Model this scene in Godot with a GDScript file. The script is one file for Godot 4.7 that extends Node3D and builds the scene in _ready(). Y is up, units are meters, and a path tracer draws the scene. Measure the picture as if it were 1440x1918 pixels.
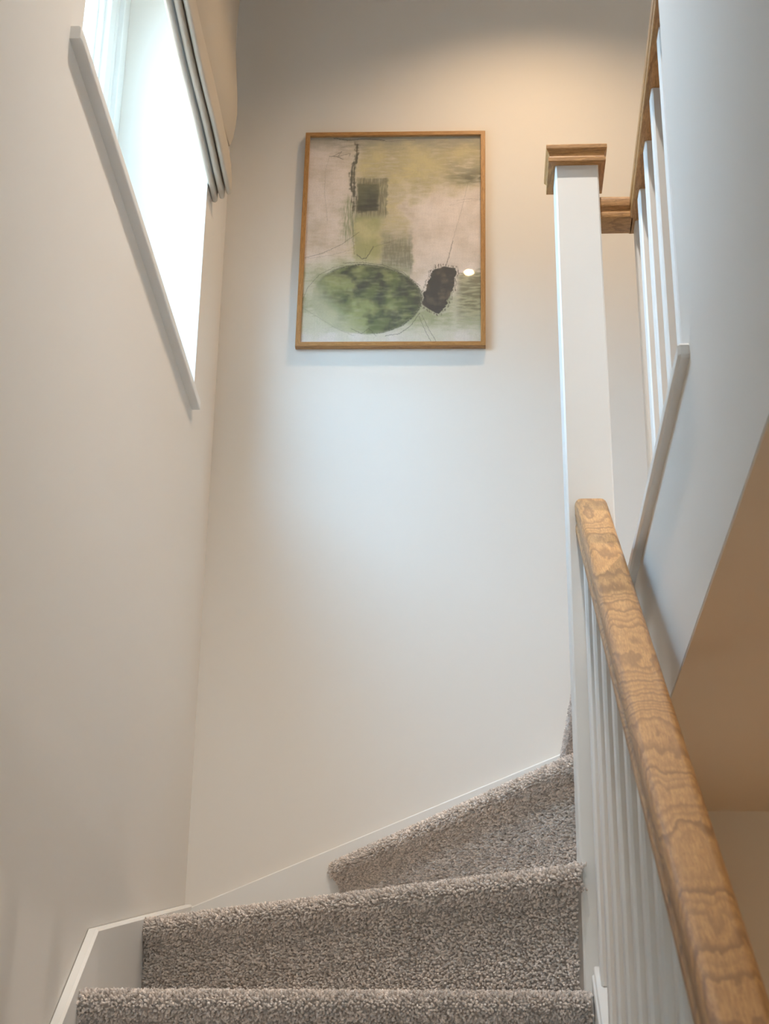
extends Node3D
# A carpeted winder staircase seen from its foot: window and blind left, picture on the far wall,
# newel, handrail and landing balustrade right. Units metres, y up.

const XL := -0.685      # left wall face
const ZB := -4.047      # far wall face
const XW := 0.3082      # stairwell face of the landing edge and the wall above the stairs
const NX0 := 0.194      # newel post
const NX1 := 0.284
const NZ0 := -3.0257
const NZ1 := -2.9357
const NC := 0.239       # centre line of the stair balustrade
const SLOPE := -0.8146  # handrail: height per metre towards the camera
const YC := 2.2395      # hall ceiling
const YL := 2.5855      # landing floor boards
const YF := -0.117      # hall floor
const ZW := -2.09       # end of the wall above the stairs
const ZH := -3.16       # far wall of the hall
const YT := 5.15        # upper ceiling
const ZJ := -3.7185     # window jambs
const ZK := -2.384
const YS := 3.4206      # sill top

var M := {}
var used := {}
var rng := RandomNumberGenerator.new()


# ------------------------------------------------------------------ names, nodes
func numbered(n: String) -> String:
	if not used.has(n):
		used[n] = 0
		return n
	used[n] += 1
	return "%s_%03d" % [n, used[n]]

func base(called: String, at: Vector3, label: String, category: String, group := "") -> Node3D:
	var o := Node3D.new()
	o.name = numbered(called)
	o.position = at
	add_child(o)
	o.set_meta("label", label)
	o.set_meta("category", category)
	if group: o.set_meta("group", group)
	return o

func put(called: String, st: SurfaceTool, m: Material, parent: Node3D, label := "") -> MeshInstance3D:
	var o := MeshInstance3D.new()
	o.name = numbered(called) if parent == self else called
	o.mesh = st.commit()
	o.material_override = null
	for i in o.mesh.get_surface_count(): o.mesh.surface_set_material(i, m)
	o.cast_shadow = GeometryInstance3D.SHADOW_CASTING_SETTING_ON
	parent.add_child(o, true)
	if label: o.set_meta("label", label)
	return o

func struct(called: String, st: SurfaceTool, m: Material, label: String) -> MeshInstance3D:
	var o := put(called, st, m, self, label)
	o.set_meta("kind", "structure")
	return o


# ------------------------------------------------------------------ geometry
func mb() -> SurfaceTool:
	var st := SurfaceTool.new()
	st.begin(Mesh.PRIMITIVE_TRIANGLES)
	return st

# triangle counter-clockwise seen from outside, flat normal
func tri(st: SurfaceTool, a: Vector3, b: Vector3, c: Vector3) -> void:
	var n := (b - a).cross(c - a)
	if n.length_squared() < 1e-16: return
	n = n.normalized()
	for p in [a, c, b]:
		st.set_normal(n)
		st.set_uv(flat_uv(p, n))
		st.add_vertex(p)

func flat_uv(p: Vector3, n: Vector3) -> Vector2:
	var a := n.abs()
	if a.x >= a.y and a.x >= a.z: return Vector2(p.y, p.z)
	if a.y >= a.z: return Vector2(p.x, p.z)
	return Vector2(p.x, p.y)

func quad(st: SurfaceTool, a: Vector3, b: Vector3, c: Vector3, d: Vector3) -> void:
	tri(st, a, b, c)
	tri(st, a, c, d)

# convex face turned away from a centre
func face(st: SurfaceTool, pts: Array, c: Vector3) -> void:
	var n: Vector3 = (pts[1] - pts[0]).cross(pts[2] - pts[0])
	if n.dot(pts[0] - c) < 0.0: pts.reverse()
	for i in range(1, pts.size() - 1): tri(st, pts[0], pts[i], pts[i + 1])

# box from corner to corner with chamfered edges
func bx(st: SurfaceTool, lo: Vector3, hi: Vector3, b := 0.0) -> void:
	var c := (lo + hi) / 2.0
	var h := (hi - lo) / 2.0
	b = minf(b, minf(h.x, minf(h.y, h.z)) * 0.9)
	for ax in 3:
		var u := (ax + 1) % 3
		var v := (ax + 2) % 3
		for s in [-1.0, 1.0]:
			var f := []
			for k in [[-1, -1], [1, -1], [1, 1], [-1, 1]]:
				var p := Vector3.ZERO
				p[ax] = s * h[ax]
				p[u] = k[0] * (h[u] - b)
				p[v] = k[1] * (h[v] - b)
				f.append(c + p)
			face(st, f, c)
	if b <= 0.0: return
	for ax in 3:
		var u := (ax + 1) % 3
		var v := (ax + 2) % 3
		for su in [-1.0, 1.0]:
			for sv in [-1.0, 1.0]:
				var f := []
				for k in [[-1.0, 0], [1.0, 0], [1.0, 1], [-1.0, 1]]:
					var p := Vector3.ZERO
					p[ax] = k[0] * (h[ax] - b)
					p[u] = su * (h[u] if k[1] == 0 else h[u] - b)
					p[v] = sv * (h[v] - b if k[1] == 0 else h[v])
					f.append(c + p)
				face(st, f, c)
	for sx in [-1.0, 1.0]:
		for sy in [-1.0, 1.0]:
			for sz in [-1.0, 1.0]:
				var s := Vector3(sx, sy, sz)
				face(st, [c + s * (h - Vector3(0, b, b)), c + s * (h - Vector3(b, 0, b)), c + s * (h - Vector3(b, b, 0))], c)

# prism: planar polygon pushed along a vector
func prism(st: SurfaceTool, poly: Array, vec: Vector3) -> void:
	var n := Vector3.ZERO
	for i in poly.size(): n += (poly[i] as Vector3).cross(poly[(i + 1) % poly.size()])
	if n.dot(vec) < 0.0:
		poly = poly.duplicate()
		poly.reverse()
	var z := vec.normalized()
	var x := (Vector3.RIGHT if absf(z.x) < 0.9 else Vector3.UP).cross(z).normalized()
	var y := z.cross(x)
	var flat := PackedVector2Array()
	for p in poly: flat.append(Vector2((p as Vector3).dot(x), (p as Vector3).dot(y)))
	var ix := Geometry2D.triangulate_polygon(flat)
	for i in range(0, ix.size(), 3):
		var a: Vector3 = poly[ix[i]]
		var b: Vector3 = poly[ix[i + 1]]
		var c: Vector3 = poly[ix[i + 2]]
		if (b - a).cross(c - a).dot(z) < 0.0:
			var t := b
			b = c
			c = t
		tri(st, a + vec, b + vec, c + vec)
		tri(st, a, c, b)
	for i in poly.size():
		var a: Vector3 = poly[i]
		var b: Vector3 = poly[(i + 1) % poly.size()]
		quad(st, a, b, b + vec, a + vec)

# closed profile (x right, y up, counter-clockwise) carried through rings; arcs come out smooth.
# rings: Transform3D each; v: texture v of each ring; uv u = perimeter share
func loft(st: SurfaceTool, prof: PackedVector2Array, rings: Array, v: Array, caps := true, closed := true) -> void:
	var n := prof.size()
	var m := n if closed else n - 1
	var per := [0.0]
	for i in m: per.append(per[i] + prof[i].distance_to(prof[(i + 1) % n]))
	var en := []
	for i in m:
		var e := prof[(i + 1) % n] - prof[i]
		en.append(Vector2(e.y, -e.x).normalized())
	for r in rings.size() - 1:
		var A: Transform3D = rings[r]
		var B: Transform3D = rings[r + 1]
		for i in m:
			var j := (i + 1) % n
			var n0: Vector2 = en[i]
			var n1: Vector2 = en[i]
			if closed or i > 0:
				var q: Vector2 = en[(i - 1 + m) % m]
				if q.dot(n0) > 0.72: n0 = (n0 + q).normalized()
			if closed or i < m - 1:
				var q2: Vector2 = en[(i + 1) % m]
				if q2.dot(n1) > 0.72: n1 = (n1 + q2).normalized()
			var P := [A * to3(prof[i]), A * to3(prof[j]), B * to3(prof[j]), B * to3(prof[i])]
			var N := [ring_n(A, n0), ring_n(A, n1), ring_n(B, n1), ring_n(B, n0)]
			var U := [Vector2(per[i] / per[m], v[r]), Vector2(per[i + 1] / per[m], v[r]), Vector2(per[i + 1] / per[m], v[r + 1]), Vector2(per[i] / per[m], v[r + 1])]
			# winding by geometry
			var g: Vector3 = (P[1] - P[0]).cross(P[2] - P[0])
			if g.length_squared() < 1e-16: g = (P[2] - P[0]).cross(P[3] - P[0])
			var o := [0, 2, 1, 0, 3, 2] if g.dot(N[0] + N[1]) >= 0.0 else [0, 1, 2, 0, 2, 3]
			for k in o:
				st.set_normal(N[k])
				st.set_uv(U[k])
				st.add_vertex(P[k])
	if caps and closed:
		var ix := Geometry2D.triangulate_polygon(prof)
		for e in 2:
			var T: Transform3D = rings[0] if e == 0 else rings[-1]
			var O: Transform3D = rings[1] if e == 0 else rings[-2]
			var d := (T.origin - O.origin)
			for i in range(0, ix.size(), 3):
				var a := T * to3(prof[ix[i]])
				var b := T * to3(prof[ix[i + 1]])
				var c := T * to3(prof[ix[i + 2]])
				if (b - a).cross(c - a).dot(d) < 0.0: tri(st, a, c, b)
				else: tri(st, a, b, c)

func to3(p: Vector2) -> Vector3:
	return Vector3(p.x, p.y, 0)

func ring_n(t: Transform3D, n: Vector2) -> Vector3:
	return (t.basis.x.normalized() * n.x + t.basis.y.normalized() * n.y).normalized()

# profile with rounded corners: list of [x, y, radius]
func rounded(c: Array, seg := 5) -> PackedVector2Array:
	var out := PackedVector2Array()
	for i in c.size():
		var p := Vector2(c[i][0], c[i][1])
		var r: float = c[i][2]
		if r <= 0.0:
			out.append(p)
			continue
		var a := (Vector2(c[i - 1][0], c[i - 1][1]) - p).normalized()
		var j: Array = c[(i + 1) % c.size()]
		var b := (Vector2(j[0], j[1]) - p).normalized()
		var half := absf(a.angle_to(b)) / 2.0
		var t := r / tan(half)
		var ctr := p + (a + b).normalized() * (r / sin(half))
		var s0 := (p + a * t) - ctr
		var s1 := (p + b * t) - ctr
		var sw := s0.angle_to(s1)
		for k in seg + 1: out.append(ctr + s0.rotated(sw * k / seg))
	return out

func ring(o: Vector3, x: Vector3, y: Vector3) -> Transform3D:
	return Transform3D(Basis(x, y, x.cross(y)), o)


# ------------------------------------------------------------------ materials
func paint(c: Color, rough: float, name: String) -> StandardMaterial3D:
	var m := StandardMaterial3D.new()
	m.resource_name = name
	m.albedo_color = c
	m.roughness = rough
	return m

func noise(f: float, s: int, oct := 3, kind := FastNoiseLite.TYPE_SIMPLEX_SMOOTH) -> FastNoiseLite:
	var n := FastNoiseLite.new()
	n.noise_type = kind
	n.seed = s
	n.frequency = f
	n.fractal_octaves = oct
	return n

func noise_tex(f: float, s: int, size: int, oct := 4) -> ImageTexture:
	var im := noise(f, s, oct).get_seamless_image(size, size)
	return ImageTexture.create_from_image(im)

# oak seen where a bar is cut from a plain-sawn log: rings round a wandering pith, pores along the grain.
# prof: closed profile in metres, len: length; the texture wraps the profile in u and runs the length in v
func oak(prof: PackedVector2Array, len: float, w: int, h: int, s: int, pith: float, drift: float, ring_w := 0.0045, depth := 0.62) -> ImageTexture:
	var per := [0.0]
	var n := prof.size()
	for i in n: per.append(per[i] + prof[i].distance_to(prof[(i + 1) % n]))
	var at := []
	for x in w:
		var d: float = (x + 0.5) / w * per[n]
		var i := 0
		while i < n - 1 and per[i + 1] < d: i += 1
		at.append(prof[i].lerp(prof[(i + 1) % n], (d - per[i]) / maxf(per[i + 1] - per[i], 1e-6)))
	var slow := noise(1.0, s, 2)
	var wob := noise(1.0, s + 1, 3)
	var warp := noise(1.0, s + 4, 2)
	var fib := noise(1.0, s + 2, 2)
	var light := Color(0.765, 0.59, 0.37)
	var mid := Color(0.66, 0.485, 0.285)
	var dark := Color(0.48, 0.335, 0.185)
	var im := Image.create(w, h, false, Image.FORMAT_RGB8)
	for y in h:
		var z := (y + 0.5) / h * len
		var px := 0.006 * slow.get_noise_2d(z * 1.3, 3.0)
		var py := -pith + drift * (slow.get_noise_2d(z * 1.1, 9.0) + 0.35 * slow.get_noise_2d(z * 3.1, 19.0))
		for x in w:
			var p: Vector2 = at[x]
			var r := Vector2(p.x - px, p.y - py).length()
			r += 0.7 * ring_w * warp.get_noise_3d(p.x * 26, p.y * 26, z * 6) + 0.0022 * wob.get_noise_3d(p.x * 60, p.y * 60, z * 14) + 0.0011 * wob.get_noise_3d(p.x * 160, p.y * 160, z * 42)
			var ph := r / ring_w
			var fr := ph - floorf(ph)
			var t := smoothstep(0.2, 0.8, fr) * (1.0 - smoothstep(0.82, 1.0, fr))
			var year := 0.65 + 0.35 * sin(floorf(ph) * 2.4)
			var f := fib.get_noise_3d(p.x * 900, p.y * 900, z * 26)
			var f2 := fib.get_noise_3d(p.x * 2300 + 50, p.y * 2300, z * 60)
			var c := light.lerp(mid, clampf(0.5 + 1.3 * f, 0, 1)).lerp(dark, depth * t * year)
			if f2 > 0.28: c = c.lerp(dark, clampf((f2 - 0.28) * 2.2, 0, 0.55) * (0.35 + 0.65 * (1.0 - absf(fr - 0.2))))
			im.set_pixel(x, y, c)
	return ImageTexture.create_from_image(im)

func wood(tex: Texture2D, name: String, tint := Color.WHITE) -> StandardMaterial3D:
	var m := StandardMaterial3D.new()
	m.resource_name = name
	m.albedo_texture = tex
	m.albedo_color = tint
	m.roughness = 0.42
	return m


# ------------------------------------------------------------------ the print
# distance to a closed outline, negative inside
func signed_dist(poly: PackedVector2Array, p: Vector2) -> float:
	var d := 1e9
	for i in poly.size():
		d = minf(d, p.distance_to(Geometry2D.get_closest_point_to_segment(p, poly[i], poly[(i + 1) % poly.size()])))
	return -d if Geometry2D.is_point_in_polygon(p, poly) else d

func print_image() -> ImageTexture:
	var W := 640
	var H := 760
	var nA := noise(1.0, 11, 5)
	var nB := noise(1.0, 23, 4)
	var nC := noise(1.0, 37, 3)
	var im := Image.create(W, H, false, Image.FORMAT_RGB8)
	var paper := Color(0.93, 0.885, 0.855)
	var khaki := Color(0.67, 0.635, 0.45)
	var sage := Color(0.58, 0.60, 0.47)
	var grey := Color(0.60, 0.58, 0.51)
	var green := Color(0.37, 0.43, 0.22)
	var deep := Color(0.165, 0.20, 0.115)
	var ink := Color(0.095, 0.085, 0.065)
	var pale := Color(0.80, 0.80, 0.71)
	var stone := PackedVector2Array([Vector2(0.735, 0.652), Vector2(0.785, 0.645), Vector2(0.862, 0.655), Vector2(0.845, 0.72), Vector2(0.828, 0.80), Vector2(0.80, 0.842), Vector2(0.765, 0.868), Vector2(0.712, 0.848), Vector2(0.668, 0.822), Vector2(0.676, 0.76), Vector2(0.70, 0.70)])
	for y in H:
		for x in W:
			var u := (x + 0.5) / W
			var v := (y + 0.5) / H
			var a := nA.get_noise_2d(u * 5.0, v * 6.0)          # large clouds
			var b := nB.get_noise_2d(u * 10.0, v * 55.0)        # horizontal brush
			var d := nB.get_noise_2d(u * 70.0 + 9.0, v * 12.0)  # vertical brush
			var e := nC.get_noise_2d(u * 120.0, v * 140.0)      # weave and speckle
			var j := 0.016 * nC.get_noise_2d(u * 9.0, v * 40.0) + 0.02 * a
			var c := paper.lerp(Color(0.80, 0.75, 0.68), clampf(0.25 + a * 0.9 + b * 0.5, 0, 1))
			# khaki wash across the top and right
			var wash := smoothstep(0.24, 0.34, u + j) * (1.0 - smoothstep(0.20, 0.34, v + 0.12 * a - 0.09 * (0.75 - u)))
			wash = maxf(wash, 0.75 * smoothstep(0.2, 0.34, u + j) * (1.0 - smoothstep(0.55, 0.68, u + 0.25 * a)) * (1.0 - smoothstep(0.55, 0.68, v + 0.1 * a)))
			c = c.lerp(khaki.lerp(Color(0.80, 0.755, 0.56), clampf(0.42 + 1.6 * a + 0.3 * b, 0, 1)), clampf(wash * (0.82 + 0.4 * b + 0.5 * a), 0, 1))
			# grey smear at the top left and at the right edge
			c = c.lerp(grey, clampf(smoothstep(0.09, 0.0, v + j) * 0.75 + 0.4 * smoothstep(0.14, 0.05, v) * smoothstep(0.05, 0.2, u) * (0.5 + b), 0, 1))
			c = c.lerp(Color(0.35, 0.35, 0.24), clampf(smoothstep(0.72, 1.0, u) * smoothstep(0.055, 0.0, absf(v - 0.205 - 0.05 * (1.0 - u) + 0.4 * j)) * (0.85 + b), 0, 1))
			c = c.lerp(grey, clampf(smoothstep(0.6, 1.0, u) * smoothstep(0.09, 0.0, absf(v - 0.17)) * (0.4 + 0.9 * b), 0, 0.6))
			# white block at the right
			var blk := smoothstep(0.60, 0.65, u + j) * smoothstep(0.235 + 0.16 * (1.0 - u), 0.30 + 0.16 * (1.0 - u), v + j) * (1.0 - smoothstep(0.645, 0.67, v + j))
			c = c.lerp(paper.lerp(Color(0.84, 0.79, 0.74), clampf(0.3 + a, 0, 1)), clampf(blk * 0.95, 0, 1))
			# green and grey columns under the dark square
			var col := smoothstep(0.265, 0.29, u + j) * (1.0 - smoothstep(0.40, 0.47, u + j)) * smoothstep(0.36, 0.42, v) * (1.0 - smoothstep(0.60, 0.67, v))
			c = c.lerp(Color(0.63, 0.635, 0.40).lerp(Color(0.78, 0.76, 0.55), clampf(0.4 + a * 1.6, 0, 1)), col * 0.8)
			var col2 := smoothstep(0.42, 0.46, u + j) * (1.0 - smoothstep(0.60, 0.625, u + 0.5 * j)) * smoothstep(0.44, 0.56, v + j) * (1.0 - smoothstep(0.66, 0.70, v))
			c = c.lerp(Color(0.50, 0.50, 0.41), clampf(col2 * (0.78 + 0.45 * d + 0.3 * b), 0, 0.9))
			# soft green left of the stroke
			c = c.lerp(sage, clampf(smoothstep(0.07, 0.0, absf(u - 0.25 + j)) * smoothstep(0.25, 0.36, v) * (1.0 - smoothstep(0.48, 0.56, v)) * (0.65 + 1.2 * d), 0, 0.9))
			# heavy vertical stroke
			var sw := 0.010 + 0.010 * smoothstep(0.08, 0.2, v) + 0.014 * absf(d)
			var stroke := smoothstep(sw, sw * 0.4, absf(u - 0.268 - 0.010 * sin(v * 21.0) + 0.6 * j)) * smoothstep(0.015, 0.05, v) * (1.0 - smoothstep(0.34, 0.40, v))
			c = c.lerp(Color(0.30, 0.29, 0.22), clampf(stroke * (0.75 + 1.3 * d + 0.6 * b), 0, 0.95))
			# square window
			var fr := smoothstep(0.275, 0.295, u + 0.6 * j) * (1.0 - smoothstep(0.455, 0.47, u + 0.8 * j)) * smoothstep(0.20, 0.215, v + 0.5 * j) * (1.0 - smoothstep(0.38, 0.42, v))
			c = c.lerp(Color(0.47, 0.46, 0.35), clampf(fr * (0.72 + 0.9 * d), 0, 0.9))
			var sq := smoothstep(0.285, 0.298, u + 0.4 * j) * (1.0 - smoothstep(0.395, 0.425, u + 0.6 * j)) * smoothstep(0.225, 0.25, v + 0.6 * j) * (1.0 - smoothstep(0.362, 0.382, v + 0.4 * j))
			c = c.lerp(Color(0.36, 0.37, 0.23).lerp(Color(0.15, 0.165, 0.10), smoothstep(0.25, 0.35, v + 0.1 * a)), clampf(sq * (0.93 + 0.4 * b), 0, 1))
			# lower field: pale green washes
			var low := smoothstep(0.60, 0.67, v + 0.35 * j + 0.03 * sin(u * 7.0))
			if u > 0.60: low = smoothstep(0.70, 0.82, v + j) 
			c = c.lerp(pale.lerp(Color(0.62, 0.65, 0.49), clampf(0.35 + 1.3 * a + 0.7 * b, 0, 1)), clampf(low * 0.88, 0, 1))
			c = c.lerp(Color(0.90, 0.875, 0.86), clampf(smoothstep(0.90, 0.97, v + 0.6 * j) * (0.65 + 0.8 * a), 0, 0.9))
			# right band beside the dark shape
			var band := smoothstep(0.84, 0.90, u) * smoothstep(0.655, 0.68, v + j) * (1.0 - smoothstep(0.82, 0.93, v + j))
			c = c.lerp(Color(0.47, 0.46, 0.34).lerp(Color(0.70, 0.69, 0.55), clampf(0.5 + 1.8 * b, 0, 1)), clampf(band * 0.85, 0, 1))
			# big green oval
			var ex := (u - 0.36) / 0.315
			var ey := (v - 0.795) / 0.165
			if ey < 0.0: ey *= 1.0 + 0.10 * ex
			var q := sqrt(ex * ex + ey * ey) + 0.7 * j
			var inside := 1.0 - smoothstep(0.93, 1.0, q)
			var g := green.lerp(deep, clampf(0.25 + 1.5 * nA.get_noise_2d(u * 7.0 + 4.0, v * 9.0) + 0.45 * ex - 0.30 * ey + 0.3 * b + 0.25 * d, 0, 1))
			g = g.lerp(Color(0.62, 0.65, 0.42), clampf(0.10 - 0.5 * ex + 0.28 * ey + 1.5 * nA.get_noise_2d(u * 6.0 + 20.0, v * 8.0), 0, 0.85))
			g = g.lerp(pale, smoothstep(0.25, 0.95, -ex + 0.55 * ey) * 0.8)
			c = c.lerp(g, clampf(inside * (0.94 + 0.4 * b), 0, 1))
			var rim := smoothstep(0.035, 0.0, absf(q - 0.975)) * smoothstep(0.9, -0.3, -ex + 0.5 * ey)
			c = c.lerp(deep, clampf(rim * (0.55 + 1.2 * e), 0, 0.9))
			# dark stone
			var k := 2.0
			if u > 0.6 and u < 0.93 and v > 0.6 and v < 0.91: k = 1.0 + signed_dist(stone, Vector2(u + 0.5 * j, v + 0.6 * j)) * 11.0
			var sx := (u - 0.752) / 0.092
			var dk := 1.0 - smoothstep(0.93, 1.0, k)
			var br := ink.lerp(Color(0.36, 0.295, 0.235), clampf(0.08 + 1.5 * nA.get_noise_2d(u * 12.0, v * 13.0) + 0.5 * b + 0.35 * (absf(sx) - 0.5), 0, 1))
			c = c.lerp(br, clampf(dk * (0.97 + 0.2 * e), 0, 1))
			c = c.lerp(Color(0.35, 0.32, 0.26), clampf(smoothstep(0.10, 0.0, absf(k - 1.06)) * (0.25 + 1.7 * nC.get_noise_2d(u * 90.0, v * 30.0)), 0, 0.8))
			# canvas weave
			var w := 1.0 + 0.05 * e + 0.03 * b + 0.02 * d
			im.set_pixel(x, y, Color(clampf(c.r * w, 0, 1), clampf(c.g * w, 0, 1), clampf(c.b * w, 0, 1)))
	# thin charcoal lines
	var lines := [
		[[0.0, 0.60], [0.11, 0.575], [0.21, 0.535], [0.31, 0.475], 0.8], [[0.0, 0.605], [0.16, 0.585], [0.27, 0.56], 0.5],
		[[0.265, 0.38], [0.275, 0.50], [0.285, 0.585], 0.7], [[0.30, 0.585], [0.33, 0.606], [0.355, 0.60], [0.38, 0.565], [0.392, 0.545], 1.3],
		[[0.39, 0.55], [0.46, 0.53], [0.52, 0.515], 0.6], [[0.80, 0.645], [0.835, 0.53], [0.885, 0.38], [0.925, 0.235], 0.5], [[0.80, 0.645], [0.818, 0.60], [0.84, 0.52], 1.0],
		[[0.655, 0.875], [0.69, 0.94], [0.725, 0.995], 0.8], [[0.672, 0.87], [0.71, 0.935], [0.755, 0.995], 0.8], [[0.0, 0.83], [0.08, 0.87], [0.2, 0.93], [0.3, 0.965], 0.5],
		[[0.005, 0.80], [0.03, 0.74], [0.09, 0.68], [0.17, 0.645], [0.23, 0.635], 0.7], [[0.225, 0.625], [0.33, 0.622], [0.45, 0.635], [0.56, 0.67], [0.66, 0.735], 1.0],
		[[0.345, 0.55], [0.35, 0.62], [0.345, 0.66], 0.5], [[0.12, 0.10], [0.10, 0.17], [0.10, 0.28], [0.125, 0.42], 0.45], [[0.86, 0.325], [0.93, 0.318], [1.0, 0.32], 0.5],
		[[0.82, 0.35], [0.90, 0.332], [1.0, 0.322], 0.35], [[0.14, 0.10], [0.19, 0.075], [0.17, 0.10], [0.24, 0.085], [0.235, 0.10], 0.8], [[0.12, 0.10], [0.16, 0.10], [0.20, 0.115], 1.1],
		[[0.14, 0.005], [0.22, 0.018], [0.33, 0.012], [0.44, 0.02], 1.5], [[0.30, 0.01], [0.45, 0.025], [0.62, 0.02], 0.7], [[0.66, 0.86], [0.61, 0.92], [0.55, 0.955], [0.47, 0.965], 1.0],
		[[0.86, 0.67], [0.92, 0.685], [1.0, 0.68], 0.7], [[0.86, 0.77], [0.93, 0.775], [1.0, 0.772], 0.5], [[0.28, 0.93], [0.34, 0.955], [0.38, 0.93], [0.42, 0.965], 0.8],
	]
	var cn := noise(0.09, 77, 3)
	for l in lines:
		var wt: float = l[-1]
		for i in l.size() - 2:
			var p := Vector2(l[i][0] * W, l[i][1] * H)
			var q := Vector2(l[i + 1][0] * W, l[i + 1][1] * H)
			var steps := int(p.distance_to(q) * 2.0) + 1
			for t in steps:
				var r := p.lerp(q, float(t) / steps) + Vector2(cn.get_noise_2d(p.x + t, i), cn.get_noise_2d(i, p.y + t)) * 2.5
				var thick := wt * 0.9
				for oy in range(-2, 3):
					for ox in range(-2, 3):
						var X := int(r.x) + ox
						var Y := int(r.y) + oy
						if X < 0 or Y < 0 or X >= W or Y >= H: continue
						var dd := Vector2(X + 0.5, Y + 0.5).distance_to(r)
						var al := clampf(thick + 0.5 - dd, 0, 1) * (0.20 + 0.12 * cn.get_noise_2d(t * 3.0, X)) * minf(1.0, wt + 0.3)
						if al > 0.0: im.set_pixel(X, Y, im.get_pixel(X, Y).lerp(Color(0.17, 0.165, 0.14), al))
	return ImageTexture.create_from_image(im)


# ------------------------------------------------------------------ scene
func _ready() -> void:
	rng.seed = 7
	# camera
	var cam := Camera3D.new()
	cam.name = "camera"
	cam.transform = Transform3D(Basis(Vector3(0.9988, 0.0119, -0.0478), Vector3(0.0087, 0.9131, 0.4078), Vector3(0.0485, -0.4077, 0.9118)).orthonormalized(), Vector3(0, 1.45, 0))
	cam.fov = rad_to_deg(2.0 * atan(959.0 / 3138.9))
	cam.near = 0.05
	cam.far = 100.0
	var attr := CameraAttributesPhysical.new()
	attr.frustum_focal_length = 12.0 * 3138.9 / 959.0
	attr.frustum_focus_distance = 3.95
	attr.frustum_near = 0.05
	attr.frustum_far = 100.0
	attr.exposure_aperture = 8.5
	cam.attributes = attr
	add_child(cam)
	# daylight
	var env := Environment.new()
	env.background_mode = Environment.BG_SKY
	var sky := Sky.new()
	var sm := ProceduralSkyMaterial.new()
	# overcast: zenith about three times the horizon
	sm.sky_top_color = Color(0.37, 0.68, 1.0).linear_to_srgb()
	sm.sky_horizon_color = Color(0.27, 0.42, 0.55).linear_to_srgb()
	sm.sky_curve = 0.6
	sm.ground_bottom_color = Color(0.17, 0.18, 0.175).linear_to_srgb()
	sm.ground_horizon_color = Color(0.17, 0.18, 0.175).linear_to_srgb()
	sm.sky_energy_multiplier = 1.0
	sky.sky_material = sm
	env.sky = sky
	env.background_energy_multiplier = 22.5
	env.tonemap_mode = Environment.TONE_MAPPER_LINEAR
	env.tonemap_exposure = 1.0
	env.sdfgi_enabled = true
	env.ssao_enabled = true
	env.ssil_enabled = true
	var we := WorldEnvironment.new()
	we.name = "world_environment"
	we.environment = env
	add_child(we)

	materials()
	shell()
	window()
	stairs()
	newel()
	stair_balustrade()
	landing_balustrade()
	picture()
	blind()
	var warm := Color(1.0, 0.70, 0.42).linear_to_srgb()
	var soft := Color(1.0, 0.90, 0.80).linear_to_srgb()
	downlight("small round ceiling downlight close to the far wall above the picture", Vector3(0.2, YT, -3.50), warm, 1.5, 66.0, 1.0)
	downlight("small round ceiling downlight over the middle of the stairwell", Vector3(0.021, YT, -2.19), soft, 4.2, 42.0, 1.0, 12.0)
	downlight("added unseen fill downlight at the near end of the stairwell aimed at the steps", Vector3(0.021, YT, -0.95), soft, 1.3, 25.0, 1.0, 33.0)  # lamp added to brighten the carpet and strings low down
	downlight("added unseen fill downlight over the landing beyond the balustrade", Vector3(1.65, YT, -2.6), soft, 10.0, 42.0, 1.0)  # lamp added for bounce light on the dim top of the far wall
	downlight("small round downlight in the hall ceiling beside the stairs", Vector3(1.1, YC - 0.012, -2.3), warm, 2.4, 62.0, 1.0)


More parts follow.
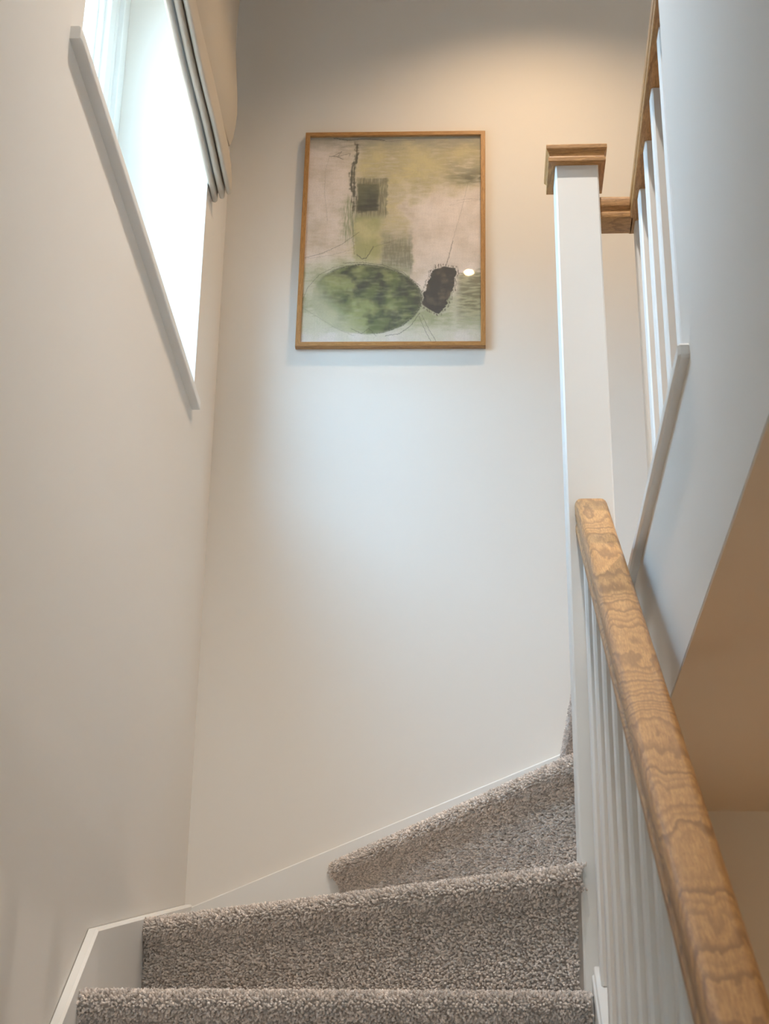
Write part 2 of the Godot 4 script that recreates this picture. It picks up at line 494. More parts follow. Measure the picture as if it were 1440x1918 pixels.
func materials() -> void:
	M.wall = paint(Color(0.90, 0.885, 0.86), 0.85, "wall_paint")
	M.white = paint(Color(0.91, 0.91, 0.90), 0.45, "satin_white")
	M.hall = paint(Color(0.90, 0.84, 0.75), 0.9, "hall_warm_cast_paint")  # white hall paint, with the warm lamp cast tinted into its colour
	M.ceiling = paint(Color(0.91, 0.91, 0.90), 0.9, "ceiling_paint")
	M.upvc = paint(Color(0.93, 0.935, 0.935), 0.3, "white_plastic")
	M.seal = paint(Color(0.03, 0.03, 0.035), 0.6, "black_rubber")
	M.brick = paint(Color(0.80, 0.72, 0.68), 0.9, "pale_brick")
	M.mortar = paint(Color(0.80, 0.78, 0.74), 0.95, "mortar")
	M.carpet = paint(Color(0.72, 0.685, 0.655), 1.0, "carpet_backing")
	M.pile = paint(Color.WHITE, 1.0, "carpet_yarn")
	M.pile.vertex_color_use_as_albedo = true
	M.floor = paint(Color(0.62, 0.47, 0.33), 0.5, "oak_floor")
	M.landing = paint(Color(0.50, 0.455, 0.42), 1.0, "landing_carpet")
	M.fabric = paint(Color(0.80, 0.76, 0.70), 0.95, "linen")
	M.fabric.heightmap_enabled = true
	M.fabric.heightmap_texture = noise_tex(0.25, 15, 256)
	M.fabric.heightmap_scale = 0.05
	M.fabric.uv1_triplanar = true
	M.fabric.uv1_scale = Vector3(9, 9, 3)
	M.fabric.backlight_enabled = true
	M.fabric.backlight = Color(0.5, 0.5, 0.5)
	M.glass = StandardMaterial3D.new()
	M.glass.resource_name = "clear_glass"
	M.glass.transparency = BaseMaterial3D.TRANSPARENCY_ALPHA
	M.glass.albedo_color = Color(1, 1, 1, 0.03)
	M.glass.roughness = 0.02
	M.lamp = paint(Color.WHITE, 0.5, "lamp_glow")
	M.lamp.emission_enabled = true
	M.lamp.emission = Color(1.0, 0.86, 0.66)
	M.lamp.emission_energy_multiplier = 40.0
	var bar := rounded([[0.06, 0.02, 0], [-0.06, 0.02, 0], [-0.06, -0.02, 0], [0.06, -0.02, 0]])
	M.oak_plain_tex = oak(bar, 0.9, 192, 768, 40, 0.16, 0.02)
	M.oak = wood(M.oak_plain_tex, "oak")


# ---- room
func shell() -> void:
	var st := mb()
	# left wall round the window opening: below, beyond, before, above
	var xo := XL - 0.33
	for b in [[YF, YS - 0.02, -4.25, 1.8], [YS - 0.02, 4.95, -4.25, ZJ], [YS - 0.02, 4.95, ZK, 1.8], [4.95, YT + 0.2, -4.25, 1.8]]:
		bx(st, Vector3(xo, b[0], b[2]), Vector3(XL, b[1], b[3]))
	struct("wall_left", st, M.wall, "off-white stairwell wall with the window and blind")
	st = mb()
	bx(st, Vector3(XL - 0.33, YF, ZB - 0.2), Vector3(2.2, YT + 0.2, ZB))
	struct("wall_back", st, M.wall, "off-white far wall behind the framed picture")
	st = mb()
	var L := [Vector3(XW, YC, -3.02), Vector3(XW, YC, -0.6), Vector3(XW, YT, -0.6), Vector3(XW, YT, ZW), Vector3(XW, YL, ZW), Vector3(XW, YL, -3.02)]
	prism(st, L, Vector3(0.1, 0, 0))
	struct("wall_right", st, M.wall, "white wall above the stairs and landing edge below its balustrade")
	st = mb()
	bx(st, Vector3(XW + 0.1, YC, ZB), Vector3(2.2, YL, -0.6))
	struct("floor_landing", st, M.landing, "carpeted landing floor, its underside the hall ceiling")
	st = mb()
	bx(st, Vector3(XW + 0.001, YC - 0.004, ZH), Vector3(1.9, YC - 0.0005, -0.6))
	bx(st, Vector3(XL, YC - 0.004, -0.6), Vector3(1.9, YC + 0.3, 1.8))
	struct("ceiling_hall", st, M.hall, "dim hall ceiling under the landing, paint tinted with the warm lamp cast")
	st = mb()
	bx(st, Vector3(XL - 0.33, YT, ZB - 0.2), Vector3(2.4, YT + 0.2, -0.4))
	struct("ceiling", st, M.ceiling, "white ceiling high over the stairwell and landing")
	st = mb()
	bx(st, Vector3(2.2, YL, ZB - 0.2), Vector3(2.4, YT, -0.4))
	struct("wall_landing", st, M.wall, "off-white wall on the far side of the landing")
	st = mb()
	bx(st, Vector3(XL, YC + 0.288, -0.6), Vector3(2.4, YT, -0.4))
	struct("wall_front", st, M.wall, "off-white wall closing the stairwell over the hall")
	st = mb()
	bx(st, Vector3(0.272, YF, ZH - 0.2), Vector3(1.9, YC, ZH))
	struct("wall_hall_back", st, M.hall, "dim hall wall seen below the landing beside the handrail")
	st = mb()
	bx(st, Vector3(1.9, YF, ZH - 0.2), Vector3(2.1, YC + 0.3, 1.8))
	struct("wall_hall_right", st, M.hall, "hall right wall, paint tinted with the warm lamp cast")
	st = mb()
	for b in [[XL - 0.33, -0.62, YF, YC + 0.3], [0.22, 2.1, YF, YC + 0.3], [-0.62, 0.22, 2.1, YC + 0.3]]:
		bx(st, Vector3(b[0], b[2], 1.6), Vector3(b[1], b[3], 1.8))
	struct("wall_hall_front", st, M.wall, "off-white wall behind the foot of the stairs")
	# unseen glazed door added behind the camera as daylight fill for the stairs
	st = mb()
	for x in [-0.62, 0.14]: bx(st, Vector3(x, YF, 1.66), Vector3(x + 0.08, 2.1, 1.73), 0.004)
	for y in [YF, 1.0, 2.02]: bx(st, Vector3(-0.54, y, 1.665), Vector3(0.14, y + 0.08, 1.725), 0.004)
	var door := struct("added_door_1", st, M.upvc, "added unseen glazed door letting fill daylight onto the stairs")
	for b in [[YF + 0.08, 1.0], [1.08, 2.02]]:
		st = mb()
		bx(st, Vector3(-0.54, b[0], 1.693), Vector3(0.14, b[1], 1.697))
		put("pane", st, M.glass, door)
	st = mb()
	bx(st, Vector3(XL - 0.33, YF - 0.2, ZB - 0.2), Vector3(2.1, YF, 1.8))
	struct("floor", st, M.floor, "oak hall floor at the foot of the stairs")
	# capping along the landing edge
	st = mb()
	bx(st, Vector3(0.2923, YL, -2.985), Vector3(XW + 0.105, YL + 0.0225, -2.026), 0.004)
	struct("trim_1", st, M.white, "white capping strip along the landing edge below its balusters")


# ---- window
func window() -> void:
	var st := mb()
	var Y0 := YS - 0.02
	var Y1 := 4.95
	# frame steps outwards from the room: [x room side, x back, width in from the opening]
	frame4(st, -0.938, -1.01, 0.0, 0.060, Y0, Y1)
	frame4(st, -0.952, -1.01, 0.060, 0.086, Y0, Y1)
	var win := struct("window_1", st, M.upvc, "white plastic window deep in the left wall behind the blind")
	st = mb()
	frame4(st, -0.957, -1.0, 0.086, 0.100, Y0, Y1)
	put("seal", st, M.seal, win, "black rubber seal between frame and sash")
	st = mb()
	frame4(st, -0.950, -1.01, 0.100, 0.160, Y0, Y1)
	frame4(st, -0.966, -1.01, 0.160, 0.180, Y0, Y1)
	frame4(st, -0.980, -1.01, 0.180, 0.192, Y0, Y1)
	put("sash", st, M.upvc, win)
	st = mb()
	bx(st, Vector3(-0.992, Y0 + 0.185, ZJ + 0.185), Vector3(-0.988, Y1 - 0.185, ZK - 0.185))
	put("pane", st, M.glass, win)
	# sill
	st = mb()
	var prof := rounded([[XL + 0.0212, 0.0, 0.003], [XL + 0.0212, 0.0269, 0.006], [-0.96, 0.0269, 0], [-0.96, 0.004, 0], [XL, 0.004, 0], [XL, 0.0, 0]])
	loft(st, prof, [ring(Vector3(0, YS - 0.0269, -2.40), Vector3.RIGHT, Vector3.UP), ring(Vector3(0, YS - 0.0269, -3.709), Vector3.RIGHT, Vector3.UP)], [0.0, 1.0])
	# horns beyond the opening, rounded at the near end
	var hp := rounded([[XL + 0.0212, 0.0, 0.003], [XL + 0.0212, 0.0269, 0.006], [XL, 0.0269, 0], [XL, 0.0, 0]])
	loft(st, hp, [ring(Vector3(0, YS - 0.0269, -2.40), Vector3.RIGHT, Vector3.UP), ring(Vector3(0, YS - 0.0269, -2.315), Vector3.RIGHT, Vector3.UP), ring(Vector3(XL * 0.12, YS - 0.0269, -2.307), Vector3.RIGHT * 0.88, Vector3.UP)], [0.0, 0.5, 1.0])
	var sill := put("sill", st, M.white, win, "white painted sill board")
	# wing of the house seen through the glass: brick corner
	st = mb()
	bx(st, Vector3(-1.597, 3.0, -6.6), Vector3(-1.1, 7.5, -5.845))
	var wing := struct("wall_outside", st, M.mortar, "pale brick corner outside the window")
	var shapes := []
	for len in [0.215, 0.1025]:
		var s := mb()
		bx(s, Vector3(0, 0, -0.05), Vector3(len, 0.065, 0.006), 0.004)
		shapes.append(s.commit())
		shapes[-1].surface_set_material(0, M.brick)
	for row in 20:
		for k in 2:
			var b := MeshInstance3D.new()
			b.name = "brick"
			var half: bool = row % 2 == 1 and k == 0
			b.mesh = shapes[1 if half else 0]
			var x := -1.604 + rng.randf_range(-0.008, 0.008) if k == 0 else (-1.379 if row % 2 == 0 else -1.489)
			b.position = Vector3(x, 5.2 + row * 0.075, -5.845 + rng.randf_range(0, 0.003))
			wing.add_child(b, true)

# rectangular frame between two insets from the opening, as four rails
func frame4(st: SurfaceTool, x1: float, x0: float, a: float, b: float, y0: float, y1: float) -> void:
	bx(st, Vector3(x0, y0 + a, ZJ + a), Vector3(x1, y1 - a, ZJ + b), 0.002)
	bx(st, Vector3(x0, y0 + a, ZK - b), Vector3(x1, y1 - a, ZK - a), 0.002)
	bx(st, Vector3(x0, y0 + a, ZJ + b), Vector3(x1, y0 + b, ZK - b), 0.002)
	bx(st, Vector3(x0, y1 - b, ZJ + b), Vector3(x1, y1 - a, ZK - b), 0.002)


# ---- stairs
func stairs() -> void:
	var t := base("staircase", Vector3(-0.2, 0, -3.0), "carpeted winding stairs in taupe pile turning right past the newel post", "staircase")
	var o := t.position
	# steps: nosing left end, right end, height, rise, plan polygon behind the nosing
	var y := [1.863, 2.082, 2.327, 2.600]
	var steps := [
		[Vector2(-0.684, -2.906), Vector2(0.2045, -2.906), y[0], 0.22, [Vector2(-0.68, -2.942), Vector2(0.206, -2.942), Vector2(0.206, -3.0), Vector2(0.25, -3.0), Vector2(0.25, -4.04), Vector2(-0.68, -4.04)]],
		[Vector2(-0.684, -3.453), Vector2(0.196, -2.9155), y[1], 0.219, [Vector2(-0.68, -3.492), Vector2(0.192, -2.959), Vector2(0.194, -3.0), Vector2(0.25, -3.0), Vector2(0.25, -4.04), Vector2(-0.68, -4.04)]],
		[Vector2(-0.346, -4.0455), Vector2(0.224, -3.030), y[2], 0.245, [Vector2(-0.302, -4.04), Vector2(0.215, -3.126), Vector2(0.25, -3.05), Vector2(0.25, -4.04)]],
		[Vector2(0.2317, -4.0455), Vector2(0.2317, -3.02), y[3], 0.273, [Vector2(0.268, -4.04), Vector2(0.268, -3.03), Vector2(XW - 0.003, -3.03), Vector2(XW - 0.003, -4.04)]],
	]
	for s in steps: step(t, o, s, true)
	for k in range(1, 9):
		var z := -2.906 + 0.268 * k
		var yy := 1.863 - 0.22 * k
		step(t, o, [Vector2(-0.684, z), Vector2(0.204, z), yy, 0.22, [Vector2(-0.68, z - 0.036), Vector2(0.204, z - 0.036), Vector2(0.204, z - 0.32), Vector2(-0.68, z - 0.32)]], k <= 2)
	# wall strings: board, bevelled top edge
	var st := mb()
	string_board(st, [Vector2(-0.76, 0.035), Vector2(-3.0266, 1.9874), Vector2(-4.0455, 2.227)], true, o)
	put("wall_string", st, M.white, t, "white string board along the left wall")
	st = mb()
	string_board(st, [Vector2(-0.6835, 2.2125), Vector2(-0.6128, 2.2417), Vector2(0.30, 2.6255)], false, o)
	put("wall_string", st, M.white, t, "white string board along the far wall")
	# outer string under the balustrade
	st = mb()
	var zz := NZ1 + 2.2
	var top := func(z: float) -> float: return 1.8705 + SLOPE * (z - NZ1)
	prism(st, [Vector3(0.208, top.call(NZ1 + 0.001), NZ1 + 0.001) - o, Vector3(0.208, top.call(zz), zz) - o, Vector3(0.208, YF, zz) - o, Vector3(0.208, YF, zz - 0.16) - o, Vector3(0.208, top.call(NZ1) - 0.36, NZ1 + 0.001) - o], Vector3(0.04, 0, 0))
	put("outer_string", st, M.white, t)
	# panelling under stairs and winders
	st = mb()
	bx(st, Vector3(0.25, YF, ZB + 0.002) - o, Vector3(0.27, YC, NZ0) - o)
	prism(st, [Vector3(0.225, YF, NZ1 + 0.001) - o, Vector3(0.225, YF, zz - 0.2) - o, Vector3(0.225, top.call(NZ1) - 0.33, NZ1 + 0.001) - o], Vector3(0.02, 0, 0))
	put("side_panel", st, M.wall, t)

func string_board(st: SurfaceTool, path: Array, left: bool, o: Vector3) -> void:
	# path in (z, y) on the left wall or (x, y) on the far wall; t is the distance off the wall
	var p3 := func(p: Vector2, t: float) -> Vector3:
		return (Vector3(XL + t, p.y, p.x) if left else Vector3(p.x, p.y, ZB + t)) - o
	for i in path.size() - 1:
		var a: Vector2 = path[i]
		var b: Vector2 = path[i + 1]
		var dn := Vector2(0, -0.42)
		var c: Vector3 = (p3.call(a, 0.01) + p3.call(b, 0.01)) / 2.0 + Vector3(0, -0.2, 0)
		var e := Vector2(0, -0.004)
		face(st, [p3.call(a, 0.0015), p3.call(b, 0.0015), p3.call(b, 0.015), p3.call(a, 0.015)], c)
		face(st, [p3.call(a, 0.015), p3.call(b, 0.015), p3.call(b + e, 0.020), p3.call(a + e, 0.020)], c)
		face(st, [p3.call(a + e, 0.020), p3.call(b + e, 0.020), p3.call(b + dn, 0.020), p3.call(a + dn, 0.020)], c)
		face(st, [p3.call(a + dn, 0.0015), p3.call(b + dn, 0.0015), p3.call(b + dn, 0.020), p3.call(a + dn, 0.020)], c)
		if i == 0: face(st, [p3.call(a, 0.0015), p3.call(a, 0.015), p3.call(a + e, 0.02), p3.call(a + dn, 0.02), p3.call(a + dn, 0.0015)], c)
		if i == path.size() - 2: face(st, [p3.call(b, 0.0015), p3.call(b, 0.015), p3.call(b + e, 0.02), p3.call(b + dn, 0.02), p3.call(b + dn, 0.0015)], c)

func step(t: Node3D, o: Vector3, s: Array, pile: bool) -> void:
	var a: Vector2 = s[0]
	var b: Vector2 = s[1]
	var top: float = s[2]
	var rise: float = s[3]
	var st := mb()
	var poly := []
	for p in s[4]: poly.append(Vector3(p.x, top - rise, p.y) - o)
	prism(st, poly, Vector3(0, rise - 0.0005, 0))
	# nosing and riser: profile outwards (s) and up (y) from the nosing line
	var R := 0.021
	var prof := PackedVector2Array()
	prof.append(Vector2(-0.06, -0.03))
	prof.append(Vector2(-0.06, 0.0))
	for k in 11:
		var g := PI / 2 - PI * 0.93 * k / 10.0
		prof.append(Vector2(-R + R * cos(g), -R + R * sin(g)))
	prof.append(Vector2(-0.026, -0.062))
	prof.append(Vector2(-0.029, -rise - 0.01))
	prof.append(Vector2(-0.06, -rise - 0.01))
	var cw := PackedVector2Array()
	for i in range(prof.size() - 1, -1, -1): cw.append(prof[i])
	var d := (b - a).normalized()
	var out := Vector3(-d.y, 0, d.x)
	if out.dot(Vector3(-0.6, 0, 0.8)) < 0.0: out = -out
	var A := Vector3(a.x, top, a.y) - o
	var B := Vector3(b.x, top, b.y) - o
	var left_x := out
	if a.y < -4.0 and absf(d.x) > 0.1: left_x = out - Vector3(d.x, 0, d.y) * (out.z / d.y)   # cut along the far wall
	var right_x := out
	if absf(b.x - 0.196) < 0.001: right_x = out - Vector3(d.x, 0, d.y) * (out.x / d.x)   # cut along the newel
	loft(st, cw, [Transform3D(Basis(left_x, Vector3.UP, left_x.cross(Vector3.UP)), A), Transform3D(Basis(right_x, Vector3.UP, right_x.cross(Vector3.UP)), B)], [0.0, 1.0])
	var n := put("step", st, M.carpet if pile else M.landing, t)
	if not pile: return
	# cut pile: one twisted tuft per few millimetres over nosing and riser
	var path := PackedVector2Array()
	for i in range(1, prof.size() - 1): path.append(prof[i])
	var cum := [0.0]
	for i in path.size() - 1: cum.append(cum[i] + path[i].distance_to(path[i + 1]))
	var total: float = cum[-1]
	var width := A.distance_to(B)
	var pitch := 0.0045
	var nu := int(width / pitch)
	var nv := int(total / pitch)
	var xf := []
	var col := []
	var along := (B - A) / width
	var patch := noise(9.0, 60 + int(top * 100), 3)
	for iv in nv:
		var sd := (iv + 0.5) * pitch
		var i := 0
		while i < path.size() - 2 and cum[i + 1] < sd: i += 1
		var pa := path[i]
		var pb := path[i + 1]
		var e := (pb - pa).normalized()
		var nn := Vector2(-e.y, e.x)
		for iu in nu:
			var q: Vector2 = pa + e * (sd - cum[i] + rng.randf_range(-0.4, 0.4) * pitch)
			var P: Vector3 = A + along * ((iu + 0.5 + rng.randf_range(-0.45, 0.45)) * pitch) + out * q.x + Vector3.UP * q.y
			if P.x + o.x > 0.1885 and P.z + o.z < NZ1 + 0.003 and P.z + o.z > NZ0 - 0.003 and P.x + o.x < 0.29: continue
			var N: Vector3 = (out * nn.x + Vector3.UP * nn.y)
			var pn := patch.get_noise_2d(P.x * 1.2 + P.z, P.y * 1.2)
			var dir := (N + along * (rng.randf_range(-0.55, 0.55) + 0.4 * pn) + Vector3.UP.cross(along) * rng.randf_range(-0.3, 0.3) + Vector3(0, rng.randf_range(-0.5, 0.35), 0)).normalized()
			var sx := dir.cross(along).normalized()
			if sx.length_squared() < 0.5: sx = Vector3.UP
			var sz := sx.cross(dir)
			var sc := rng.randf_range(0.75, 1.15)
			var hgt := rng.randf_range(0.75, 1.15)
			xf.append(Transform3D(Basis(sx * sc, dir * hgt, sz * sc).rotated(dir, 0.0) * Basis(Vector3.UP, rng.randf() * TAU), P))
			var br := rng.randf_range(0.68, 1.24) * (1.0 + 0.12 * pn)
			col.append(Color(0.80 * br, 0.735 * br, 0.69 * br))
	var mm := MultiMesh.new()
	mm.transform_format = MultiMesh.TRANSFORM_3D
	mm.use_colors = true
	mm.mesh = tuft()
	mm.instance_count = xf.size()
	for i in xf.size():
		mm.set_instance_transform(i, xf[i])
		mm.set_instance_color(i, col[i])
	var mi := MultiMeshInstance3D.new()
	mi.name = "carpet_pile"
	mi.multimesh = mm
	mi.set_meta("kind", "stuff")
	n.add_child(mi, true)

var _tuft: Mesh
func tuft() -> Mesh:
	if _tuft: return _tuft
	var st := mb()
	var rows := [[-0.001, 0.0015], [0.0025, 0.0024], [0.0058, 0.0022], [0.0076, 0.0009]]
	var pts := []
	for r in rows.size():
		var row := []
		for k in 5:
			var g := TAU * k / 5.0 + r * 0.5
			row.append(Vector3(cos(g) * rows[r][1] + 0.0004 * r, rows[r][0], sin(g) * rows[r][1]))
		pts.append(row)
	for r in rows.size() - 1:
		for k in 5:
			var j := (k + 1) % 5
			quad(st, pts[r][k], pts[r + 1][k], pts[r + 1][j], pts[r][j])
	var tip := Vector3(0.0012, 0.0082, 0)
	for k in 5: tri(st, pts[3][k], tip, pts[3][(k + 1) % 5])
	_tuft = st.commit()
	_tuft.surface_set_material(0, M.pile)
	return _tuft


# ---- newel post
func newel() -> void:
	var c := Vector3((NX0 + NX1) / 2, 0, (NZ0 + NZ1) / 2)
	var t := base("newel_post", c, "tall square white newel post with an oak cap at the turn of the stairs", "newel post")
	var st := mb()
	bx(st, Vector3(-0.045, YF, -0.045), Vector3(0.045, 3.572, 0.045), 0.003)
	put("post", st, M.white, t, "white painted square shaft")
	# cap: square mouldings stacked from half-width and height
	st = mb()
	var rows := [[0.0455, 3.571], [0.0455, 3.557], [0.0590, 3.557], [0.0600, 3.559], [0.0600, 3.568], [0.0575, 3.570], [0.0570, 3.5725], [0.0580, 3.578], [0.0600, 3.583], [0.0627, 3.587], [0.0635, 3.589], [0.0635, 3.597], [0.0625, 3.599], [0.0480, 3.607], [0.020, 3.617], [0.0, 3.620]]
	for i in rows.size() - 1:
		var w0: float = rows[i][0]
		var w1: float = rows[i + 1][0]
		var y0: float = rows[i][1]
		var y1: float = rows[i + 1][1]
		for k in 4:
			var q := Basis(Vector3.UP, k * PI / 2)
			var p := [q * Vector3(-w0, y0, w0), q * Vector3(w0, y0, w0), q * Vector3(w1, y1, w1), q * Vector3(-w1, y1, w1)]
			var n: Vector3 = (p[1] - p[0]).cross(p[3] - p[0])
			if n.length_squared() < 1e-14: n = (p[2] - p[1]).cross(p[3] - p[1])
			var u0 := w0 * 4.0
			var uv := [Vector2(y0 * 6.0 + w0 * 6.0, 0.1 * k), Vector2(y0 * 6.0 + w0 * 6.0, 0.1 * k + w0 * 2.2), Vector2(y1 * 6.0 + w1 * 6.0, 0.1 * k + w1 * 2.2), Vector2(y1 * 6.0 + w1 * 6.0, 0.1 * k)]
			for ix in [0, 2, 1, 0, 3, 2]:
				st.set_normal(n.normalized())
				st.set_uv(uv[ix])
				st.add_vertex(p[ix])
	put("cap", st, M.oak, t, "moulded square oak cap")


# ---- handrail profile: rounded top, quirk, lower flange
func rail_profile() -> PackedVector2Array:
	return rounded([[0.031, 0.0, 0.003], [0.031, 0.013, 0.004], [0.0235, 0.0215, 0.004], [0.0255, 0.0255, 0.002], [0.031, 0.029, 0.004], [0.031, 0.057, 0.012], [-0.031, 0.057, 0.012], [-0.031, 0.029, 0.004], [-0.0255, 0.0255, 0.002], [-0.0235, 0.0215, 0.004], [-0.031, 0.013, 0.004], [-0.031, 0.0, 0.003]], 4)

func stair_balustrade() -> void:
	var o := Vector3(NC, 1.9, NZ1)
	var t := base("stair_balustrade", o, "oak handrail over slim white balusters descending along the stairs towards the camera", "balustrade")
	var k := sqrt(1.0 + SLOPE * SLOPE)
	var prof := rail_profile()
	var L := 2.2
	var rings := []
	var v := []
	for i in 12:
		var z := 0.001 + L * i / 11.0
		rings.append(ring(Vector3(0, 2.714 + SLOPE * z - o.y, z), Vector3.RIGHT, Vector3.UP * k))
		v.append(i / 11.0)
	var st := mb()
	loft(st, prof, rings, v)
	var tex := oak(prof, L * k, 288, 1900, 3, 0.022, 0.09, 0.0058, 0.8)
	put("handrail", st, wood(tex, "oak_handrail"), t, "oak handrail with bold cathedral grain")
	# base rail on the string
	st = mb()
	var bp := rounded([[0.032, -0.03, 0], [0.032, -0.012, 0.002], [0.0284, -0.010, 0.001], [0.0284, 0.0, 0.003], [-0.0284, 0.0, 0.003], [-0.0284, -0.010, 0.001], [-0.032, -0.012, 0.002], [-0.032, -0.03, 0]], 3)
	loft(st, bp, [ring(Vector3(0, 1.911 - o.y, 0.001), Vector3.RIGHT, Vector3.UP * k), ring(Vector3(0, 1.911 + SLOPE * L - o.y, L), Vector3.RIGHT, Vector3.UP * k)], [0.0, 1.0])
	put("base_rail", st, M.white, t, "white moulded base rail")
	# balusters
	var zs := [-2.882, -2.728, -2.572, -2.417, -2.260, -2.112, -1.970, -1.82, -1.67, -1.52, -1.37, -1.22, -1.07, -0.92]
	for z in zs:
		var zc: float = z - 0.0205 - NZ1
		st = mb()
		bx(st, Vector3(-0.0205, 1.912 + SLOPE * (zc + 0.0205) - o.y, zc - 0.0205), Vector3(0.0205, 2.716 + SLOPE * (zc - 0.0205) - o.y, zc + 0.0205), 0.004)
		put("baluster", st, M.white, t)

func landing_balustrade() -> void:
	var o := Vector3(0.36, YL, -2.7)
	var t := base("landing_balustrade", o, "level oak rail on square white balusters along the landing edge above the capping", "balustrade")
	var prof := rail_profile()
	var YR := 3.435
	# centre line turned a little in plan
	var cx := func(z: float) -> float: return 0.3453 + 0.0205 + 0.02 * (-2.36 - z)
	var z0 := -3.011
	var z1 := ZW - 0.004
	var dirv := Vector3(cx.call(z1) - cx.call(z0), 0, z1 - z0).normalized()
	var side := Vector3(dirv.z, 0, -dirv.x)
	var st := mb()
	loft(st, prof, [ring(Vector3(cx.call(z0), YR, z0) - o, side, Vector3.UP), ring(Vector3(cx.call(z1), YR, z1) - o, side, Vector3.UP)], [0.0, 1.0])
	var m := wood(oak(prof, 0.92, 256, 800, 90, 0.12, 0.03), "oak_landing_rail")
	put("handrail", st, m, t, "oak rail running along the landing edge")
	st = mb()
	var zc := (NZ0 + NZ1) / 2
	loft(st, prof, [ring(Vector3(NX1 + 0.001, YR, zc) - o, Vector3(0, 0, 1), Vector3.UP), ring(Vector3(cx.call(zc) - 0.026, YR, zc) - o, Vector3(0, 0, 1), Vector3.UP)], [0.0, 0.12])
	put("return_rail", st, m, t, "short oak rail joining the newel post")
	for z in [-2.195, -2.360, -2.529, -2.689, -2.849, -2.962]:
		var zb: float = z - 0.0205
		st = mb()
		bx(st, Vector3(-0.0205, YL + 0.0225, -0.0205) - Vector3(0, o.y, 0), Vector3(0.0205, YR + 0.004, 0.0205) - Vector3(0, o.y, 0), 0.003)
		var b := put("baluster", st, M.white, t)
		b.position = Vector3(cx.call(zb) - o.x, 0, zb - o.z)


# ---- picture
func picture() -> void:
	var x0 := -0.4642
	var x1 := 0.0621
	var y0 := 3.7525
	var y1 := 4.4723
	var c := Vector3((x0 + x1) / 2, (y0 + y1) / 2, ZB)
	var t := base("framed_picture", c, "oak-framed abstract print of a green oval and dark stone shape hanging on the far wall", "picture")
	t.rotation.z = deg_to_rad(-0.62)
	var hw := (x1 - x0) / 2
	var hh := (y1 - y0) / 2
	var D := 0.0215
	var fw := 0.0135
	# four mitred rails
	var prof := rounded([[fw, 0.002, 0], [fw, D - 0.001, 0.001], [0.0, D - 0.001, 0.0015], [0.0, 0.002, 0]], 2)
	for k in 4:
		var q := Basis(Vector3.BACK, k * PI / 2)
		var a := hh if k % 2 == 0 else hw
		var l := hw if k % 2 == 0 else hh
		# rail along the bottom edge turned k quarter turns; profile x points inwards
		var st := mb()
		var P := []
		for p in prof:
			P.append([q * Vector3(-l + p.x, -a + p.x, p.y), q * Vector3(l - p.x, -a + p.x, p.y)])
		for i in P.size():
			var j := (i + 1) % P.size()
			var pts := [P[i][0], P[i][1], P[j][1], P[j][0]]
			var n: Vector3 = (pts[1] - pts[0]).cross(pts[2] - pts[0]).normalized()
			var cen: Vector3 = q * Vector3(0, -a + fw / 2, D / 2)
			var flip := n.dot(pts[0] - cen) < 0.0
			if flip: n = -n
			var u := 0.1 + 0.9 * i / P.size()
			var uv := [Vector2(u, 0.13 * k), Vector2(u, 0.13 * k + 2.2 * l), Vector2(u + 0.09, 0.13 * k + 2.2 * l), Vector2(u + 0.09, 0.13 * k)]
			for ix in ([0, 1, 2, 0, 2, 3] if flip else [0, 2, 1, 0, 3, 2]):
				st.set_normal(n)
				st.set_uv(uv[ix])
				st.add_vertex(pts[ix])
		put("frame_rail", st, M.oak, t)
	var st := mb()
	bx(st, Vector3(-hw + 0.004, -hh + 0.004, 0.001), Vector3(hw - 0.004, hh - 0.004, 0.012))
	put("backing_board", st, paint(Color(0.55, 0.45, 0.33), 0.9, "hardboard"), t)
	st = mb()
	var w := hw - fw + 0.002
	var h := hh - fw + 0.002
	var pp := [Vector3(-w, -h, 0.0125), Vector3(w, -h, 0.0125), Vector3(w, h, 0.0125), Vector3(-w, h, 0.0125)]
	var uu := [Vector2(0, 1), Vector2(1, 1), Vector2(1, 0), Vector2(0, 0)]
	for ix in [0, 2, 1, 0, 3, 2]:
		st.set_normal(Vector3.BACK)
		st.set_uv(uu[ix])
		st.add_vertex(pp[ix])
	var m := StandardMaterial3D.new()
	m.resource_name = "printed_paper"
	m.albedo_texture = print_image()
	m.roughness = 0.8
	m.texture_repeat = false
	put("print", st, m, t, "abstract print in sage green, olive and off-white")
	st = mb()
	bx(st, Vector3(-w, -h, 0.0135), Vector3(w, h, 0.0155))
	put("glazing", st, M.glass, t)


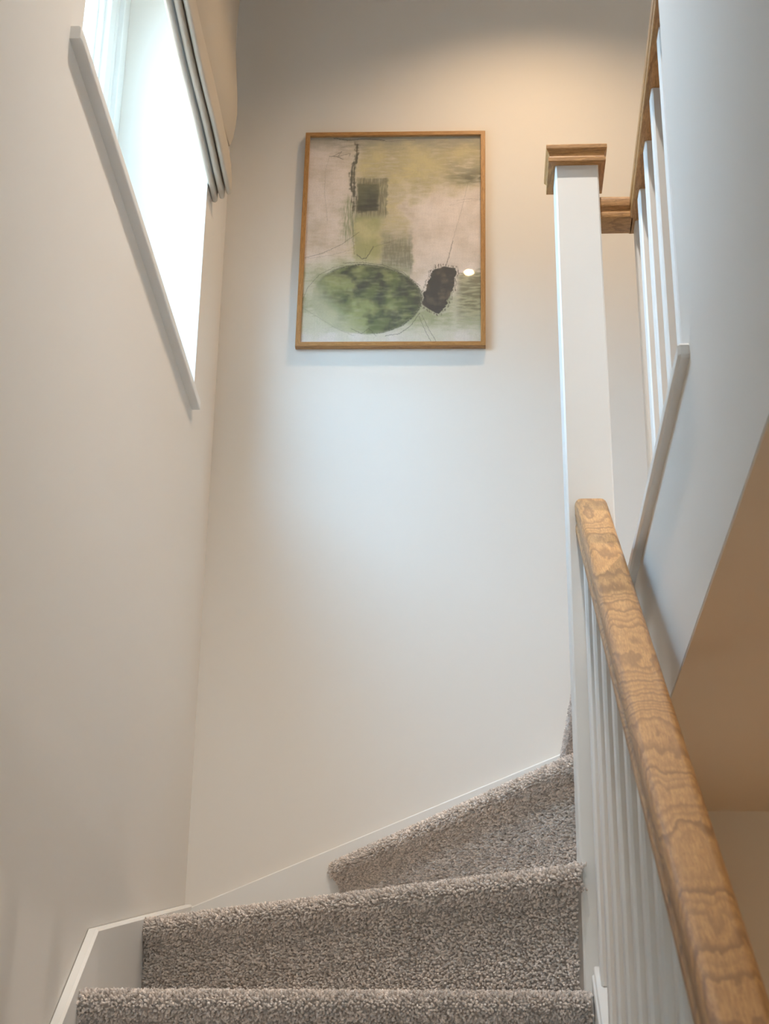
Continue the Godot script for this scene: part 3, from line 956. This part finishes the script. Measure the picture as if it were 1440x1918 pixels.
# ---- roman blind
func blind() -> void:
	var za := -2.30
	var zb := -3.80
	var t := base("roman_blind", Vector3(XL, 4.08, (za + zb) / 2), "cream linen roman blind drawn half up over the window", "blind")
	var o := t.position
	# hanging folds: thin pockets, open end seen as a rounded lobe
	var n := 24
	for f in [[-0.6755, 0.0074, 4.076, 4.60], [-0.6568, 0.0073, 4.088, 4.60], [-0.6385, 0.0071, 4.103, 4.60]]:
		var r: float = f[1]
		var prof := PackedVector2Array()
		var mid: float = (f[3] - f[2])
		for k in 13:
			var g := PI + PI * k / 12.0
			prof.append(Vector2(cos(g) * r, sin(g) * r * 1.25 + r * 1.25))
		if f[2] > 4.1:   # the outermost fold leans back under the billow
			for q in [[0.0062, 0.05], [0.0015, 0.10], [-0.0095, 0.165], [-0.0105, 0.22], [-0.0125, 0.22], [-0.0118, 0.165], [-0.0068, 0.10], [-0.0070, 0.05]]: prof.append(Vector2(q[0], q[1]))
		else:
			for q in [[r * 0.98, 0.10], [r * 0.5, mid], [-r * 0.5, mid], [-r * 0.98, 0.10]]: prof.append(Vector2(q[0], q[1]))
		var rings := []
		var v := []
		for i in n + 1:
			var z := lerpf(za, zb, float(i) / n)
			var sag := 0.002 * sin(i * 0.9 + f[0] * 300.0)
			rings.append(ring(Vector3(f[0] + 0.0007 * sin(i * 0.7 + r * 900), f[2] + sag, z) - o, Vector3.RIGHT, Vector3.UP))
			v.append(float(i) / n)
		var st := mb()
		loft(st, prof, rings, v)
		put("fold", st, M.fabric, t)
	# outer billow over the folds
	var st := mb()
	var rings := []
	var v := []
	for i in n + 1:
		var s := float(i) / n
		var z := lerpf(za, zb, s)
		rings.append(ring(Vector3(0, 4.205 + 0.055 * pow(s, 3.0) + 0.003 * sin(i * 0.8), z) - o, Vector3(1.0, 0, 0), Vector3.UP))
		v.append(s)
	var c := [[-0.655, 0.30], [-0.652, 0.05], [-0.6515, 0.012], [-0.649, 0.001], [-0.6445, 0.003], [-0.6365, 0.028], [-0.6315, 0.07], [-0.629, 0.11], [-0.6305, 0.16], [-0.6345, 0.215], [-0.640, 0.28], [-0.6445, 0.35], [-0.6445, 0.42], [-0.641, 0.50], [-0.639, 0.60], [-0.645, 0.72], [-0.655, 0.80], [-0.67, 0.80], [-0.67, 0.42]]
	var prof := PackedVector2Array()
	for p in c: prof.append(Vector2(p[0], p[1]))
	loft(st, prof, rings, v)
	put("front_panel", st, M.fabric, t)
	# batten the blind hangs from
	st = mb()
	bx(st, Vector3(XL + 0.001, 5.0, zb + 0.01) - o, Vector3(XL + 0.03, 5.04, za - 0.01) - o, 0.002)
	put("head_rail", st, M.white, t)


# ---- ceiling lights
func downlight(label: String, at: Vector3, color: Color, energy: float, angle: float, blend: float, tilt := 0.0) -> void:
	var t := base("ceiling_downlight", at, label, "ceiling light", "")
	var st := mb()
	var prof := rounded([[0.041, -0.004, 0.001], [0.041, 0.0, 0], [0.026, 0.0, 0], [0.026, -0.003, 0.001]], 2)
	var rings := []
	var v := []
	for i in 25:
		var g := TAU * i / 24.0
		rings.append(ring(Vector3.ZERO, Vector3(cos(g), 0, sin(g)), Vector3.UP))
		v.append(i / 24.0)
	loft(st, prof, rings, v, false)
	put("bezel", st, M.upvc, t, "white ring")
	st = mb()
	for i in 24:
		var g := TAU * i / 24.0
		var h := TAU * (i + 1) / 24.0
		var a := Vector3(cos(g), 0, sin(g)) * 0.02 + Vector3(0, -0.002, 0)
		var b := Vector3(cos(h), 0, sin(h)) * 0.02 + Vector3(0, -0.002, 0)
		tri(st, Vector3(0, -0.002, 0), a, b)
	put("lamp", st, M.lamp, t, "glowing warm white lens").rotation.x = deg_to_rad(tilt * 0.3)
	var l := SpotLight3D.new()
	l.name = "lamp_light"
	l.position = Vector3(0, -0.012, 0)
	l.rotation.x = -PI / 2 + deg_to_rad(tilt)
	l.light_color = color
	l.light_energy = energy
	l.light_size = 0.025
	l.spot_range = 12.0
	l.spot_attenuation = 2.0
	l.spot_angle = angle
	l.spot_angle_attenuation = blend
	l.shadow_enabled = true
	t.add_child(l)
